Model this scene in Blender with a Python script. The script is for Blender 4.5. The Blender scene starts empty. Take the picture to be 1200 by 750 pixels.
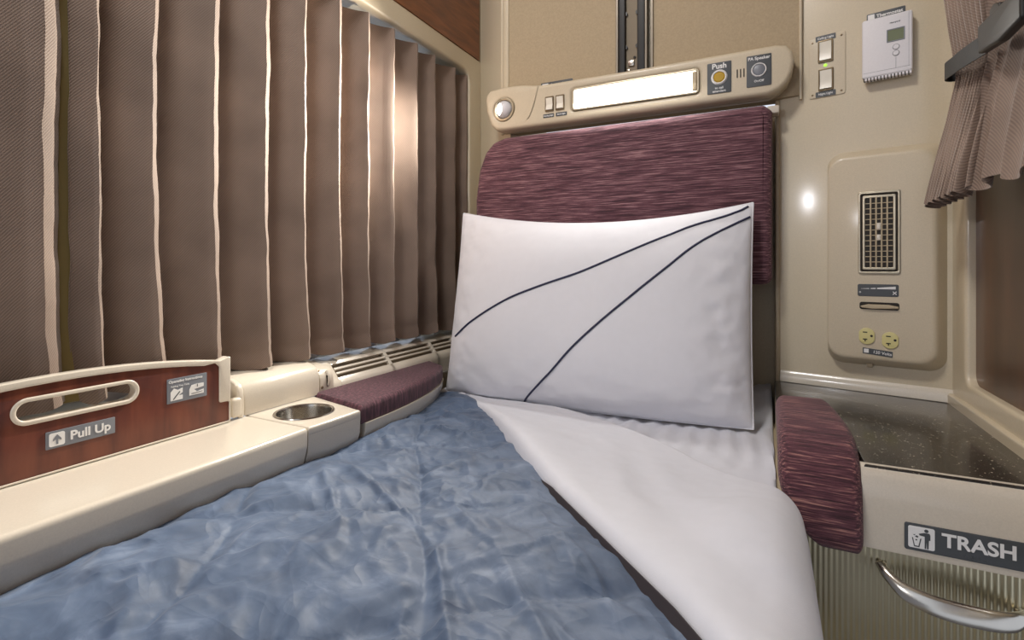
import bpy, bmesh, math, random
from mathutils import Vector, Matrix, noise
random.seed(4)
PI = math.pi
S = bpy.context.scene
COL = S.collection

# ------------------------------------------------------------------ helpers
def srgb(r, g, b):
    f = lambda c: (c/12.92 if c <= .04045 else ((c+.055)/1.055)**2.4)
    return (f(r/255), f(g/255), f(b/255), 1)

def fbm(x, y, z=0, o=4):
    return noise.fractal(Vector((x, y, z)), 1.0, 2.0, o)

def link(name, me, mat, parent=None):
    o = bpy.data.objects.new(name, me)
    COL.objects.link(o)
    if mat is not None:
        me.materials.clear(); me.materials.append(mat)
    if parent is not None:
        o.parent = parent
    return o

def smooth(me, ang=35):
    for p in me.polygons: p.use_smooth = True
    try: me.set_sharp_from_angle(angle=math.radians(ang))
    except Exception: pass

def mesh_from(name, verts, faces, ang=35, sm=True):
    me = bpy.data.meshes.new(name)
    me.from_pydata([tuple(v) for v in verts], [], faces)
    bm = bmesh.new(); bm.from_mesh(me)
    bmesh.ops.recalc_face_normals(bm, faces=bm.faces)
    bm.to_mesh(me); bm.free()
    me.update()
    if sm: smooth(me, ang)
    return me

def join(meshes, name='m'):
    bm = bmesh.new()
    for m in meshes: bm.from_mesh(m)
    me = bpy.data.meshes.new(name); bm.to_mesh(me); bm.free()
    smooth(me)
    return me

def frame(o, u, v):
    u = Vector(u).normalized(); v = Vector(v).normalized(); n = u.cross(v)
    M = Matrix((u, v, n)).transposed().to_4x4(); M.translation = Vector(o)
    return M

def prism(outlines, M, z0, z1, bev=0.0, res=3):
    """outline polygons (first outer, others holes) in the frame's u,v; from z0 to z1 along its normal"""
    if not isinstance(outlines[0][0], (tuple, list)): outlines = [outlines]
    cu = bpy.data.curves.new('c', 'CURVE'); cu.dimensions = '2D'; cu.fill_mode = 'BOTH'
    for pts in outlines:
        sp = cu.splines.new('POLY'); sp.points.add(len(pts)-1); sp.use_cyclic_u = True
        for i, p in enumerate(pts): sp.points[i].co = (p[0], p[1], 0, 1)
    d = z1-z0
    bev = min(bev, d/2*.98)
    cu.extrude = max(d/2-bev, 1e-5); cu.bevel_depth = bev; cu.bevel_resolution = res; cu.offset = -bev
    t = bpy.data.objects.new('t', cu); COL.objects.link(t)
    dg = bpy.context.evaluated_depsgraph_get()
    me = bpy.data.meshes.new_from_object(t.evaluated_get(dg))
    bpy.data.objects.remove(t); bpy.data.curves.remove(cu)
    me.transform(M @ Matrix.Translation((0, 0, (z0+z1)/2)))
    bm = bmesh.new(); bm.from_mesh(me); bmesh.ops.remove_doubles(bm, verts=bm.verts, dist=1e-6)
    bmesh.ops.recalc_face_normals(bm, faces=bm.faces); bm.to_mesh(me); bm.free()
    me.materials.clear(); smooth(me, 30)
    return me

def rrect(x0, y0, x1, y1, r=0.0, n=6):
    if r <= 0: return [(x0, y0), (x1, y0), (x1, y1), (x0, y1)]
    out = []
    for cx, cy, a in ((x1-r, y0+r, -90), (x1-r, y1-r, 0), (x0+r, y1-r, 90), (x0+r, y0+r, 180)):
        for k in range(n+1):
            t = math.radians(a+90*k/n); out.append((cx+r*math.cos(t), cy+r*math.sin(t)))
    return out

def circle(cx, cy, r, n=40):
    return [(cx+r*math.cos(2*PI*k/n), cy+r*math.sin(2*PI*k/n)) for k in range(n)]

def roundpoly(pts, r, n=5):
    """round every corner of a polygon; r number or list"""
    out = []; N = len(pts)
    for i, p in enumerate(pts):
        ri = r[i] if isinstance(r, (list, tuple)) else r
        p = Vector(p); a = Vector(pts[i-1])-p; b = Vector(pts[(i+1) % N])-p
        if ri <= 0: out.append(tuple(p)); continue
        an = a.angle(b); 
        if an > PI-.05: out.append(tuple(p)); continue
        d = min(ri/math.tan(an/2), a.length*.48, b.length*.48)
        s = p+a.normalized()*d; e = p+b.normalized()*d
        for k in range(n+1):
            t = k/n; q = s*(1-t)**2+p*2*t*(1-t)+e*t*t; out.append((q.x, q.y))
    return out

def spline(pts, n=8, closed=False):
    """Catmull-Rom through points"""
    out = []; N = len(pts); V = [Vector(p) for p in pts]
    rng = range(N) if closed else range(N-1)
    for i in rng:
        if closed: p0, p1, p2, p3 = V[i-1], V[i], V[(i+1) % N], V[(i+2) % N]
        else: p0, p1, p2, p3 = V[max(i-1, 0)], V[i], V[i+1], V[min(i+2, N-1)]
        for k in range(n):
            t = k/n
            out.append(.5*((2*p1)+(p2-p0)*t+(2*p0-5*p1+4*p2-p3)*t*t+(3*p1-p0-3*p2+p3)*t**3))
    if not closed: out.append(V[-1])
    return [tuple(p) for p in out]

def box(x0, x1, y0, y1, z0, z1, b=0.0):
    bm = bmesh.new()
    bmesh.ops.create_cube(bm, size=1)
    for v in bm.verts:
        v.co = Vector((x0+(v.co.x+.5)*(x1-x0), y0+(v.co.y+.5)*(y1-y0), z0+(v.co.z+.5)*(z1-z0)))
    if b > 0:
        bmesh.ops.bevel(bm, geom=list(bm.edges), offset=b, segments=3, profile=.5, affect='EDGES')
    me = bpy.data.meshes.new('b'); bm.to_mesh(me); bm.free(); smooth(me); return me

def fbox(M, u0, u1, v0, v1, n0, n1, b=0.0):
    me = box(u0, u1, v0, v1, n0, n1, b); me.transform(M); return me

def lathe(prof, M, n=40):
    """profile (r, z) revolved round the frame's normal"""
    vs = []; fs = []; m = len(prof)
    for k in range(n):
        a = 2*PI*k/n
        for r, z in prof: vs.append(M @ Vector((r*math.cos(a), r*math.sin(a), z)))
    for k in range(n):
        for i in range(m-1):
            fs.append((k*m+i, ((k+1) % n)*m+i, ((k+1) % n)*m+i+1, k*m+i+1))
    me = mesh_from('l', vs, fs)
    bm = bmesh.new(); bm.from_mesh(me); bmesh.ops.remove_doubles(bm, verts=bm.verts, dist=1e-6)
    bmesh.ops.recalc_face_normals(bm, faces=bm.faces)
    bm.to_mesh(me); bm.free(); smooth(me); return me

def tube(pts, r, n=10, flat=1.0, up=Vector((0, 0, 1))):
    P = [Vector(p) for p in pts]; vs = []; fs = []; m = len(P)
    for i, p in enumerate(P):
        t = (P[min(i+1, m-1)]-P[max(i-1, 0)]).normalized()
        s = t.cross(up).normalized(); w = s.cross(t)
        ri = r[i] if isinstance(r, (list, tuple)) else r
        for k in range(n):
            a = 2*PI*k/n; vs.append(p+s*ri*math.cos(a)+w*ri*flat*math.sin(a))
    for i in range(m-1):
        for k in range(n):
            fs.append((i*n+k, i*n+(k+1) % n, (i+1)*n+(k+1) % n, (i+1)*n+k))
    fs.append(tuple(range(n))); fs.append(tuple((m-1)*n+k for k in range(n)))
    return mesh_from('t', vs, fs, 50)

def grid(fn, nu, nv, thick=0.0, closed_back=None, ang=60):
    vs = [fn(i/(nu-1), j/(nv-1)) for j in range(nv) for i in range(nu)]
    fs = [(j*nu+i, j*nu+i+1, (j+1)*nu+i+1, (j+1)*nu+i) for j in range(nv-1) for i in range(nu-1)]
    me = bpy.data.meshes.new('g'); me.from_pydata([tuple(v) for v in vs], [], fs); me.update()
    if thick:
        N = [v.normal.copy() for v in me.vertices]; n0 = len(vs)
        vs2 = [Vector(v)-N[i]*thick for i, v in enumerate(vs)]
        fs2 = [tuple(n0+k for k in reversed(f)) for f in fs]
        ring = [i for i in range(nu)]+[j*nu+nu-1 for j in range(1, nv)]+[(nv-1)*nu+i for i in range(nu-2, -1, -1)]+[j*nu for j in range(nv-2, 0, -1)]
        fs3 = [(ring[k], n0+ring[k], n0+ring[(k+1) % len(ring)], ring[(k+1) % len(ring)]) for k in range(len(ring))]
        me = bpy.data.meshes.new('g')
        me.from_pydata([tuple(v) for v in vs]+[tuple(v) for v in vs2], [], fs+fs2+fs3); me.update()
    smooth(me, ang); return me

def text(s, size, M, u, v, n=0.0004, align='LEFT', bold=0.0, sx=1.0):
    cu = bpy.data.curves.new('t', 'FONT'); cu.body = s; cu.size = size; cu.align_x = align; cu.align_y = 'CENTER'
    cu.extrude = .0002; cu.offset = bold
    t = bpy.data.objects.new('t', cu); COL.objects.link(t)
    dg = bpy.context.evaluated_depsgraph_get()
    me = bpy.data.meshes.new_from_object(t.evaluated_get(dg))
    bpy.data.objects.remove(t); bpy.data.curves.remove(cu)
    me.transform(M @ Matrix.Translation((u, v, n)) @ Matrix.Diagonal((sx, 1, 1, 1)))
    me.materials.clear(); return me

THINGS = []
def thing(name, label, cat, group=None):
    o = bpy.data.objects.new(name, None); COL.objects.link(o); o.empty_display_size = .02
    o['label'] = label; o['category'] = cat
    if group: o['group'] = group
    THINGS.append(o); return o
def tag(o, label, cat, group=None, kind=None):
    o['label'] = label; o['category'] = cat
    if group: o['group'] = group
    if kind: o['kind'] = kind
    THINGS.append(o); return o
def struct(name, me, mat, parent=None):
    o = link(name, me, mat, parent)
    if parent is None: o['kind'] = 'structure'; THINGS.append(o)
    return o
def kids(o):
    return [c for c in COL.objects if c.parent == o]
def finish():
    """origins at the base of every thing, parts follow"""
    for r in THINGS:
        tree = [r]+kids(r); tree += [g for c in kids(r) for g in kids(c)]
        ms = [o for o in tree if o.type == 'MESH']
        pts = [v.co for o in ms for v in o.data.vertices]
        if not pts: continue
        c = Vector(((min(p.x for p in pts)+max(p.x for p in pts))/2, (min(p.y for p in pts)+max(p.y for p in pts))/2, min(p.z for p in pts)))
        r.location = c
        for o in ms: o.data.transform(Matrix.Translation(-c))

# ------------------------------------------------------------------ materials
def mat(name):
    m = bpy.data.materials.new(name); m.use_nodes = True
    nt = m.node_tree; b = nt.nodes['Principled BSDF']; return m, nt, b
def nd(nt, t, **k):
    n = nt.nodes.new(t)
    for a, v in k.items():
        if a.startswith('i_'): n.inputs[a[2:].replace('_', ' ')].default_value = v
        else: setattr(n, a, v)
    return n
def coords(nt, scale=(1, 1, 1), rot=(0, 0, 0)):
    tc = nd(nt, 'ShaderNodeTexCoord'); mp = nd(nt, 'ShaderNodeMapping')
    mp.inputs['Scale'].default_value = scale; mp.inputs['Rotation'].default_value = rot
    nt.links.new(tc.outputs['Object'], mp.inputs['Vector']); return mp
def ramp(nt, stops):
    r = nd(nt, 'ShaderNodeValToRGB'); el = r.color_ramp.elements
    while len(el) < len(stops): el.new(.5)
    for e, (p, c) in zip(el, stops): e.position = p; e.color = c
    return r
def bump(nt, b, src, strength=.3, dist=.001):
    bp = nd(nt, 'ShaderNodeBump'); bp.inputs['Strength'].default_value = strength; bp.inputs['Distance'].default_value = dist
    nt.links.new(src, bp.inputs['Height']); nt.links.new(bp.outputs['Normal'], b.inputs['Normal'])

def plain(name, col, rough=.5, metal=0, coat=0, speck=None, spec=.5, bmp=0, bsc=300, sheen=0):
    m, nt, b = mat(name)
    n = nd(nt, 'ShaderNodeTexNoise'); n.inputs['Scale'].default_value = speck[0] if speck else 40
    n.inputs['Detail'].default_value = 5
    nt.links.new(coords(nt).outputs[0], n.inputs['Vector'])
    k = speck[1] if speck else .03
    c = srgb(*col)
    r = ramp(nt, [(.3, tuple(x*(1-k) for x in c[:3])+(1,)), (.7, tuple(min(1, x*(1+k)) for x in c[:3])+(1,))])
    nt.links.new(n.outputs['Fac'], r.inputs['Fac']); nt.links.new(r.outputs[0], b.inputs['Base Color'])
    b.inputs['Roughness'].default_value = rough; b.inputs['Metallic'].default_value = metal
    b.inputs['Coat Weight'].default_value = coat; b.inputs['Coat Roughness'].default_value = .12
    b.inputs['Specular IOR Level'].default_value = spec
    b.inputs['Sheen Weight'].default_value = sheen
    if bmp:
        n2 = nd(nt, 'ShaderNodeTexNoise'); n2.inputs['Scale'].default_value = bsc
        nt.links.new(coords(nt).outputs[0], n2.inputs['Vector']); bump(nt, b, n2.outputs['Fac'], bmp, .0006)
    return m

CREAM = plain('cream_plastic', (212, 203, 188), .28, coat=.5, speck=(500, .04))
CREAM_W = plain('cream_wall', (205, 192, 167), .33, coat=.45, speck=(400, .04))
CREAM_UNIT = plain('cream_housing', (203, 190, 166), .42, coat=.15, speck=(500, .05))
CREAM_D = plain('dull_cream', (184, 168, 140), .5, speck=(200, .05))
WHITE_P = plain('white_plastic', (222, 220, 224), .4, speck=(300, .02))
IVORY = plain('ivory_outlet', (215, 205, 142), .35)
ROCKER = plain('white_rocker', (228, 222, 208), .3)
DARKFRAME = plain('bronze_bezel', (120, 104, 80), .3, metal=.6)
GREY_L = plain('charcoal_label', (72, 76, 80), .45)
GREY_S = plain('grey_sticker', (122, 126, 134), .4)
INK = plain('white_ink', (232, 232, 232), .5)
BLACK = plain('black_rubber', (26, 25, 24), .45)
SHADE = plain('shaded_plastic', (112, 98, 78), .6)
DARK = plain('dark_gap', (38, 33, 28), .7)
TRACKM = plain('track_metal', (150, 142, 128), .4, metal=.6)
TRACKP = plain('track_plate', (120, 108, 90), .6, metal=.2)
STEEL = plain('steel', (190, 186, 178), .22, metal=1)
ALU = plain('brushed_aluminium', (176, 166, 146), .35, metal=.9)
CORR = plain('ribbed_metal', (196, 188, 160), .3, metal=.95)
NAVY = plain('navy_piping', (38, 42, 72), .6)
SHEET = plain('white_cotton', (208, 210, 219), .85, speck=(60, .015), bmp=.15, bsc=900, sheen=.15)
PILLOWM = plain('white_pillowcase', (222, 223, 230), .85, speck=(60, .01), bmp=.12, bsc=900, sheen=.15)
BINDING = plain('black_binding', (52, 46, 50), .8)
OLIVE = plain('olive_lining', (128, 112, 68), .9)
STRAPM = plain('black_webbing', (52, 54, 55), .6, bmp=.4, bsc=700)
CEIL = plain('ceiling_white', (214, 205, 188), .6)
FLOORM = plain('floor_vinyl', (92, 84, 78), .6)
LCD = plain('lcd_green', (112, 120, 92), .25)
YELL = plain('amber_button', (186, 150, 40), .3)
PANEL = plain('tan_panel', (174, 157, 130), .85, speck=(260, .07), bmp=.1, bsc=900)

def emit(name, col, st):
    m, nt, b = mat(name)
    b.inputs['Base Color'].default_value = col; b.inputs['Emission Color'].default_value = col
    b.inputs['Emission Strength'].default_value = st; return m
E_BAR = emit('lamp_diffuser_glow', (1, .97, .90, 1), 6)
E_BULB = emit('bulb_glow', (1, .95, .86, 1), 25)
E_OPP = emit('opposite_bulb_glow', (1, .96, .9, 1), 40)
E_LED = emit('green_led', (.35, .9, .05, 1), 1.2)
E_CEIL = emit('ceiling_lamp_glow', (1, .95, .88, 1), 3)

def glassm():
    m, nt, b = mat('window_glass')
    b.inputs['Base Color'].default_value = (.85, .9, .95, 1); b.inputs['Roughness'].default_value = .05
    b.inputs['Transmission Weight'].default_value = 1; b.inputs['IOR'].default_value = 1.45; return m
GLASS = glassm()

def curtain_mat():
    m, nt, b = mat('taupe_twill')
    def wv(rot, sc):
        w = nd(nt, 'ShaderNodeTexWave'); w.inputs['Scale'].default_value = sc; w.inputs['Distortion'].default_value = .6
        w.inputs['Detail'].default_value = 1
        nt.links.new(coords(nt, rot=rot).outputs[0], w.inputs['Vector']); return w
    w = wv((math.radians(35), 0, math.radians(90)), 130)
    n = nd(nt, 'ShaderNodeTexNoise'); n.inputs['Scale'].default_value = 9; nt.links.new(coords(nt).outputs[0], n.inputs['Vector'])
    mx = nd(nt, 'ShaderNodeMath', operation='MULTIPLY_ADD'); mx.inputs[1].default_value = .35; 
    nt.links.new(w.outputs['Fac'], mx.inputs[0]); nt.links.new(n.outputs['Fac'], mx.inputs[2])
    r = ramp(nt, [(.35, srgb(107, 90, 79)), (.95, srgb(143, 123, 109))])
    nt.links.new(mx.outputs[0], r.inputs['Fac']); nt.links.new(r.outputs[0], b.inputs['Base Color'])
    b.inputs['Roughness'].default_value = .7; b.inputs['Sheen Weight'].default_value = .3; b.inputs['Sheen Roughness'].default_value = .4
    bump(nt, b, w.outputs['Fac'], .35, .0008); return m
CURT = curtain_mat()

def streak_mat(name, sc, stops, bs=.5):
    """chenille with short streaks; sc stretches the noise (small = along the streak)"""
    m, nt, b = mat(name)
    n = nd(nt, 'ShaderNodeTexNoise'); n.inputs['Scale'].default_value = 1; n.inputs['Detail'].default_value = 4; n.inputs['Roughness'].default_value = .65
    nt.links.new(coords(nt, scale=sc).outputs[0], n.inputs['Vector'])
    r = ramp(nt, stops); nt.links.new(n.outputs['Fac'], r.inputs['Fac']); nt.links.new(r.outputs[0], b.inputs['Base Color'])
    b.inputs['Roughness'].default_value = .85; b.inputs['Sheen Weight'].default_value = .12
    bump(nt, b, n.outputs['Fac'], bs, .0016); return m
MS = [(.34, srgb(52, 28, 38)), (.46, srgb(84, 50, 60)), (.54, srgb(106, 68, 78)), (.66, srgb(158, 120, 124))]
MAROON_X = streak_mat('maroon_chenille', (17, 150, 520), MS)
MAROON_P = streak_mat('plum_pad_fabric', (170, 260, 26), [(.34, srgb(48, 24, 33)), (.5, srgb(76, 40, 52)), (.68, srgb(112, 70, 82))], .4)
MAROON_B = streak_mat('maroon_ribbed_fabric', (20, 430, 430), [(.34, srgb(48, 25, 32)), (.47, srgb(82, 45, 56)), (.56, srgb(106, 64, 72)), (.68, srgb(176, 128, 118))], 1.0)

def wood_mat(name, a, bcol, c, sc, rot=(0, 0, 0), rough=.35, coat=.3):
    m, nt, b = mat(name)
    n = nd(nt, 'ShaderNodeTexNoise'); n.inputs['Scale'].default_value = 1; n.inputs['Detail'].default_value = 6; n.inputs['Distortion'].default_value = .4
    nt.links.new(coords(nt, scale=sc, rot=rot).outputs[0], n.inputs['Vector'])
    r = ramp(nt, [(.3, srgb(*a)), (.5, srgb(*bcol)), (.7, srgb(*c))])
    nt.links.new(n.outputs['Fac'], r.inputs['Fac']); nt.links.new(r.outputs[0], b.inputs['Base Color'])
    b.inputs['Roughness'].default_value = rough; b.inputs['Coat Weight'].default_value = coat; b.inputs['Coat Roughness'].default_value = .2
    return m
MAHOG = wood_mat('mahogany_laminate', (78, 36, 24), (100, 49, 33), (120, 64, 43), (30, 45, 7))
WALNUT = wood_mat('walnut_laminate', (98, 54, 26), (118, 68, 34), (140, 84, 46), (20, 9, 60))
DOORW = wood_mat('dark_wood_door', (68, 42, 28), (84, 53, 35), (104, 66, 44), (10, 14, 2.5), rough=.3)

def counter_mat():
    m, nt, b = mat('speckled_dark_counter')
    v = nd(nt, 'ShaderNodeTexVoronoi'); v.inputs['Scale'].default_value = 330
    nt.links.new(coords(nt).outputs[0], v.inputs['Vector'])
    r = ramp(nt, [(.0, srgb(210, 200, 180)), (.10, srgb(150, 140, 120)), (.19, srgb(44, 41, 38)), (1, srgb(36, 34, 32))])
    n = nd(nt, 'ShaderNodeTexNoise'); n.inputs['Scale'].default_value = 160; nt.links.new(coords(nt).outputs[0], n.inputs['Vector'])
    ad = nd(nt, 'ShaderNodeMath', operation='MULTIPLY_ADD'); ad.inputs[1].default_value = 1.4; ad.inputs[2].default_value = -.62
    nt.links.new(n.outputs['Fac'], ad.inputs[0])
    a2 = nd(nt, 'ShaderNodeMath', operation='ADD'); nt.links.new(ad.outputs[0], a2.inputs[0]); nt.links.new(v.outputs['Distance'], a2.inputs[1])
    nt.links.new(a2.outputs[0], r.inputs['Fac'])
    nt.links.new(r.outputs[0], b.inputs['Base Color'])
    b.inputs['Roughness'].default_value = .25; b.inputs['Coat Weight'].default_value = .45; b.inputs['Coat Roughness'].default_value = .12
    return m
COUNTER = counter_mat()

def duvet_mat():
    m, nt, b = mat('marbled_blue_cloth')
    n = nd(nt, 'ShaderNodeTexNoise'); n.inputs['Scale'].default_value = 16; n.inputs['Detail'].default_value = 8; n.inputs['Roughness'].default_value = .62; n.inputs['Distortion'].default_value = .8
    nt.links.new(coords(nt).outputs[0], n.inputs['Vector'])
    r = ramp(nt, [(.3, srgb(56, 73, 99)), (.47, srgb(69, 88, 115)), (.6, srgb(82, 100, 127)), (.78, srgb(120, 136, 160))])
    nt.links.new(n.outputs['Fac'], r.inputs['Fac']); nt.links.new(r.outputs[0], b.inputs['Base Color'])
    b.inputs['Roughness'].default_value = .6; b.inputs['Sheen Weight'].default_value = .15
    prev = None
    for sc, k in ((8, 1.0), (17, .55), (40, .10)):
        n2 = nd(nt, 'ShaderNodeTexNoise'); n2.inputs['Scale'].default_value = sc; n2.inputs['Detail'].default_value = 1; n2.inputs['Distortion'].default_value = .5
        nt.links.new(coords(nt, scale=(1, 1.35, 1), rot=(0, 0, .6)).outputs[0], n2.inputs['Vector'])
        a1 = nd(nt, 'ShaderNodeMath', operation='SUBTRACT'); a1.inputs[1].default_value = .5; nt.links.new(n2.outputs['Fac'], a1.inputs[0])
        a2 = nd(nt, 'ShaderNodeMath', operation='ABSOLUTE'); nt.links.new(a1.outputs[0], a2.inputs[0])
        a3 = nd(nt, 'ShaderNodeMath', operation='MULTIPLY_ADD'); a3.inputs[1].default_value = -k*2; a3.inputs[2].default_value = 0
        nt.links.new(a2.outputs[0], a3.inputs[0])
        if prev is not None: nt.links.new(prev.outputs[0], a3.inputs[2])
        prev = a3
    bump(nt, b, prev.outputs[0], .6, .010); return m
DUVET = duvet_mat()

# ------------------------------------------------------------------ frames of reference
WX = -.775                                         # left wall plane
FL = lambda x: frame((x, 0, 0), (0, 1, 0), (0, 0, 1))     # faces +X : u=Y v=Z
FB = lambda y: frame((0, y, 0), (1, 0, 0), (0, 0, 1))     # faces -Y : u=X v=Z
FT = lambda z: frame((0, 0, z), (1, 0, 0), (0, 1, 0))     # faces +Z : u=X v=Y
FR = lambda x: frame((x, 0, 0), (0, -1, 0), (0, 0, 1))    # faces -X : u=-Y v=Z
PH = math.radians(13)
FW = frame((.03, 1.232, 0), (math.cos(PH), -math.sin(PH), 0), (0, 0, 1))   # angled corner wall
FY = frame((0, 0, 0), (1, 0, 0), (0, 0, 1))               # u=X v=Z, normal -Y

# ------------------------------------------------------------------ room shell
struct('floor', box(-1.0, 1.3, -1.6, 1.45, -.03, 0), FLOORM)
struct('ceiling', box(-1.0, 1.3, -1.6, 1.45, 2.38, 2.42), CEIL)
# left wall: ring round the window
ring = join([prism([rrect(-1.2, .60, 1.352, 1.567), rrect(-.9, .655, 1.283, 1.515, .035)], FL(WX), -.03, 0, .006),
             prism([rrect(-1.2, 1.56, 1.352, 2.38)], FL(WX), -.05, -.006, 0),
             prism([rrect(-1.2, 0, 1.352, .62)], FL(WX), -.05, -.01, 0)])
struct('wall_left', ring, CREAM_W)
struct('trim_1', prism([rrect(-1.2, 1.566, 1.338, 2.37)], FL(WX), -.004, .001, 0), WALNUT)
# window behind the curtain: reveal, frame, glass
w = struct('window_1', join([prism([rrect(-.93, .735, 1.31, 1.54), rrect(-.85, .775, 1.235, 1.49, .03)], FL(-.885), -.012, 0, .002),
     box(-.895, -.80, -.95, 1.33, .735, .749), box(-.895, -.80, -.95, 1.33, 1.518, 1.54), box(-.895, -.80, 1.30, 1.33, .74, 1.53)]), CREAM_W)
link('window_pane', prism([rrect(-.88, .76, 1.26, 1.51)], FL(-.888), -.004, 0), GLASS, w)
struct('trim_7', box(-.835, -.768, -.93, .515, .64, .750, .004), CREAM)
# chamfered pillar at the left corner
pil = prism([(-.80, 1.352), (-.775, 1.350), (-.742, 1.322), (-.634, 1.232), (-.612, 1.226), (-.58, 1.30), (-.58, 1.40), (-.80, 1.40)], FT(0), 0, 2.38, .002)
struct('wall_back_left', pil, CREAM_W)
struct('trim_2', join([box(-.629, -.611, 1.212, 1.236, 1.30, 2.38, .005), box(-.644, -.634, 1.226, 1.24, 1.30, 2.38, .003)]), CREAM_W)
# upper head wall: tan panel, split round the berth track
struct('wall_back', join([box(-.612, -.322, 1.217, 1.26, 1.30, 2.38), box(-.233, .0665, 1.217, 1.26, 1.30, 2.38), box(-.322, -.233, 1.235, 1.26, 1.30, 2.38)]), PANEL)
struct('trim_3', box(.0655, .071, 1.213, 1.24, 1.29, 2.38, .002), CREAM_W)
# lower head wall (seat shell)
struct('wall_back_lower', box(-.70, .0215, 1.30, 1.33, 0, 1.29), CREAM_D)
struct('trim_6', box(.0215, .031, 1.228, 1.33, .55, 1.30, .003), CREAM_D)
# angled wall with the controls
struct('wall_back_right', prism([(.029, 1.232), (.303, 1.1688), (.45, 1.1688), (.45, 1.36), (.029, 1.36)], FT(0), 0, 2.38, 0.0), CREAM_W)
cov = spline([(0, .700), (0, .712), (.001, .722), (.007, .731)], 4)
# rounded cove along the foot of the angled wall
covm = []
pr = [(0, .699), (.007, .699), (.0065, .706), (.005, .713), (.0025, .719), (0, .722)]
vs = []; 
for uu in (0.002, .281):
    for n_, z_ in pr: vs.append(FW @ Vector((uu, z_, n_)))
k = len(pr); fs = [(i, (i+1) % k, k+(i+1) % k, k+i) for i in range(k)]+[tuple(range(k)), tuple(range(2*k-1, k-1, -1))]
struct('trim_4', mesh_from('cove', vs, fs), CREAM)
# right wall: cream frame round a dark wood panel
rw = join([prism([rrect(-1.19, .64, 1.2, 2.38), rrect(-1.105, .7455, 1.1, 1.93, .02)], FR(.303), -.03, 0, .006),
           prism([rrect(-1.17, .60, 1.2, .7155)], FR(.303), -.02, .008, .005)])
struct('wall_right', rw, CREAM_W)
struct('trim_5', prism([rrect(-1.15, .65, 1.2, 1.98)], FR(.303), -.035, -.014), DOORW)

# ------------------------------------------------------------------ berth track on the head wall
t = thing('berth_track', 'vertical metal track with black guides running up the tan wall', 'track')
link('channel', join([box(-.3207, -.2331, 1.228, 1.2345, 1.396, 2.37), box(-.3215, -.3155, 1.212, 1.23, 1.396, 2.37, .001), box(-.2385, -.2325, 1.212, 1.23, 1.396, 2.37, .001), box(-.251, -.246, 1.208, 1.23, 1.396, 2.37, .001)]), TRACKM, t)
for x0, x1 in ((-.315, -.299), (-.2705, -.252)):
    link('guide_strip', join([box(x0, x1, 1.214, 1.228, 1.398, 2.37, .002)]+[lathe([(0, .003), (.005, .003), (.005, 0)], frame(((x1 if x0 < -.3 else x0), 1.222, zz), (1, 0, 0), (0, 0, 1)), 12) for zz in (1.47, 1.55, 1.63, 1.71)]), BLACK, t)
link('center_plate', box(-.299, -.2705, 1.224, 1.2285, 1.398, 2.37), TRACKP, t)
link('latch', join([box(-.293, -.279, 1.220, 1.224, 1.424, 1.437, .001)]), STEEL, t)
link('bolt', lathe([(0, .0025), (.003, .002), (.0035, 0)], frame((-.293, 1.224, 1.414), (1, 0, 0), (0, 0, 1)), 14), STEEL, t)
link('bolt', lathe([(0, .0025), (.003, .002), (.0035, 0)], frame((-.278, 1.224, 1.444), (1, 0, 0), (0, 0, 1)), 14), DARK, t)

# small label on the tan wall above the light bar
F = FB(1.217)
t = thing('call_label', 'small charcoal label on the tan wall half hidden above the left switches', 'label')
link('plate', prism(rrect(-.5188, 1.395, -.4322, 1.417, .002), F, 0, .0012, .0003), GREY_L, t)
link('lettering', join([text('Attendant', .013, F, -.493, 1.407, .0013)]), INK, t)
link('pictogram', prism(rrect(-.515, 1.400, -.498, 1.414, .001), F, .0011, .0015), INK, t)

# ------------------------------------------------------------------ light bar above the seat
F = FB(1.17)
lb = thing('light_bar', 'long cream reading light bar with lit strip above the maroon headrest', 'light fixture')
top = spline([(-.645, 1.404), (-.60, 1.407), (-.555, 1.405), (-.52, 1.399), (-.49, 1.3965), (-.44, 1.3965), (-.25, 1.3955), (.02, 1.397)], 4)
outl = top+[(.04, 1.393), (.051, 1.380), (.055, 1.360), (.052, 1.338), (.043, 1.318), (.028, 1.304), (.008, 1.2965)] + \
       [(-.25, 1.2955), (-.50, 1.2955), (-.605, 1.2955), (-.628, 1.298), (-.643, 1.312), (-.655, 1.345), (-.660, 1.378), (-.656, 1.395)]
hole = rrect(-.418, 1.3205, -.127, 1.3725, .008)
hole2 = circle(-.604, 1.349, .0275)
body = join([prism([outl, hole, hole2], F, -.035, .0, .009, 4),
             prism([outl], F, -.047, -.030, .001, 1)])
link('housing', body, CREAM_UNIT, lb)
# raised crease between the round lamp and the switches
link('molding', tube(spline([(-.553, 1.1705, 1.303), (-.535, 1.1695, 1.318), (-.522, 1.1692, 1.345), (-.514, 1.1695, 1.372), (-.508, 1.1705, 1.394)], 6), [.0006]*6+[.0028]*19, 8), CREAM_UNIT, lb)
df = link('diffuser', prism(rrect(-.414, 1.3245, -.132, 1.3685, .004), F, -.012, -.002, .003), E_BAR, lb)
link('bezel', prism([rrect(-.419, 1.3195, -.126, 1.3735, .008), rrect(-.413, 1.3235, -.131, 1.3695, .005)], F, -.008, .0015, .001), ALU, lb)
link('end_cap', box(-.141, -.131, 1.168, 1.176, 1.326, 1.367, .002), CREAM_D, lb)
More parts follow.
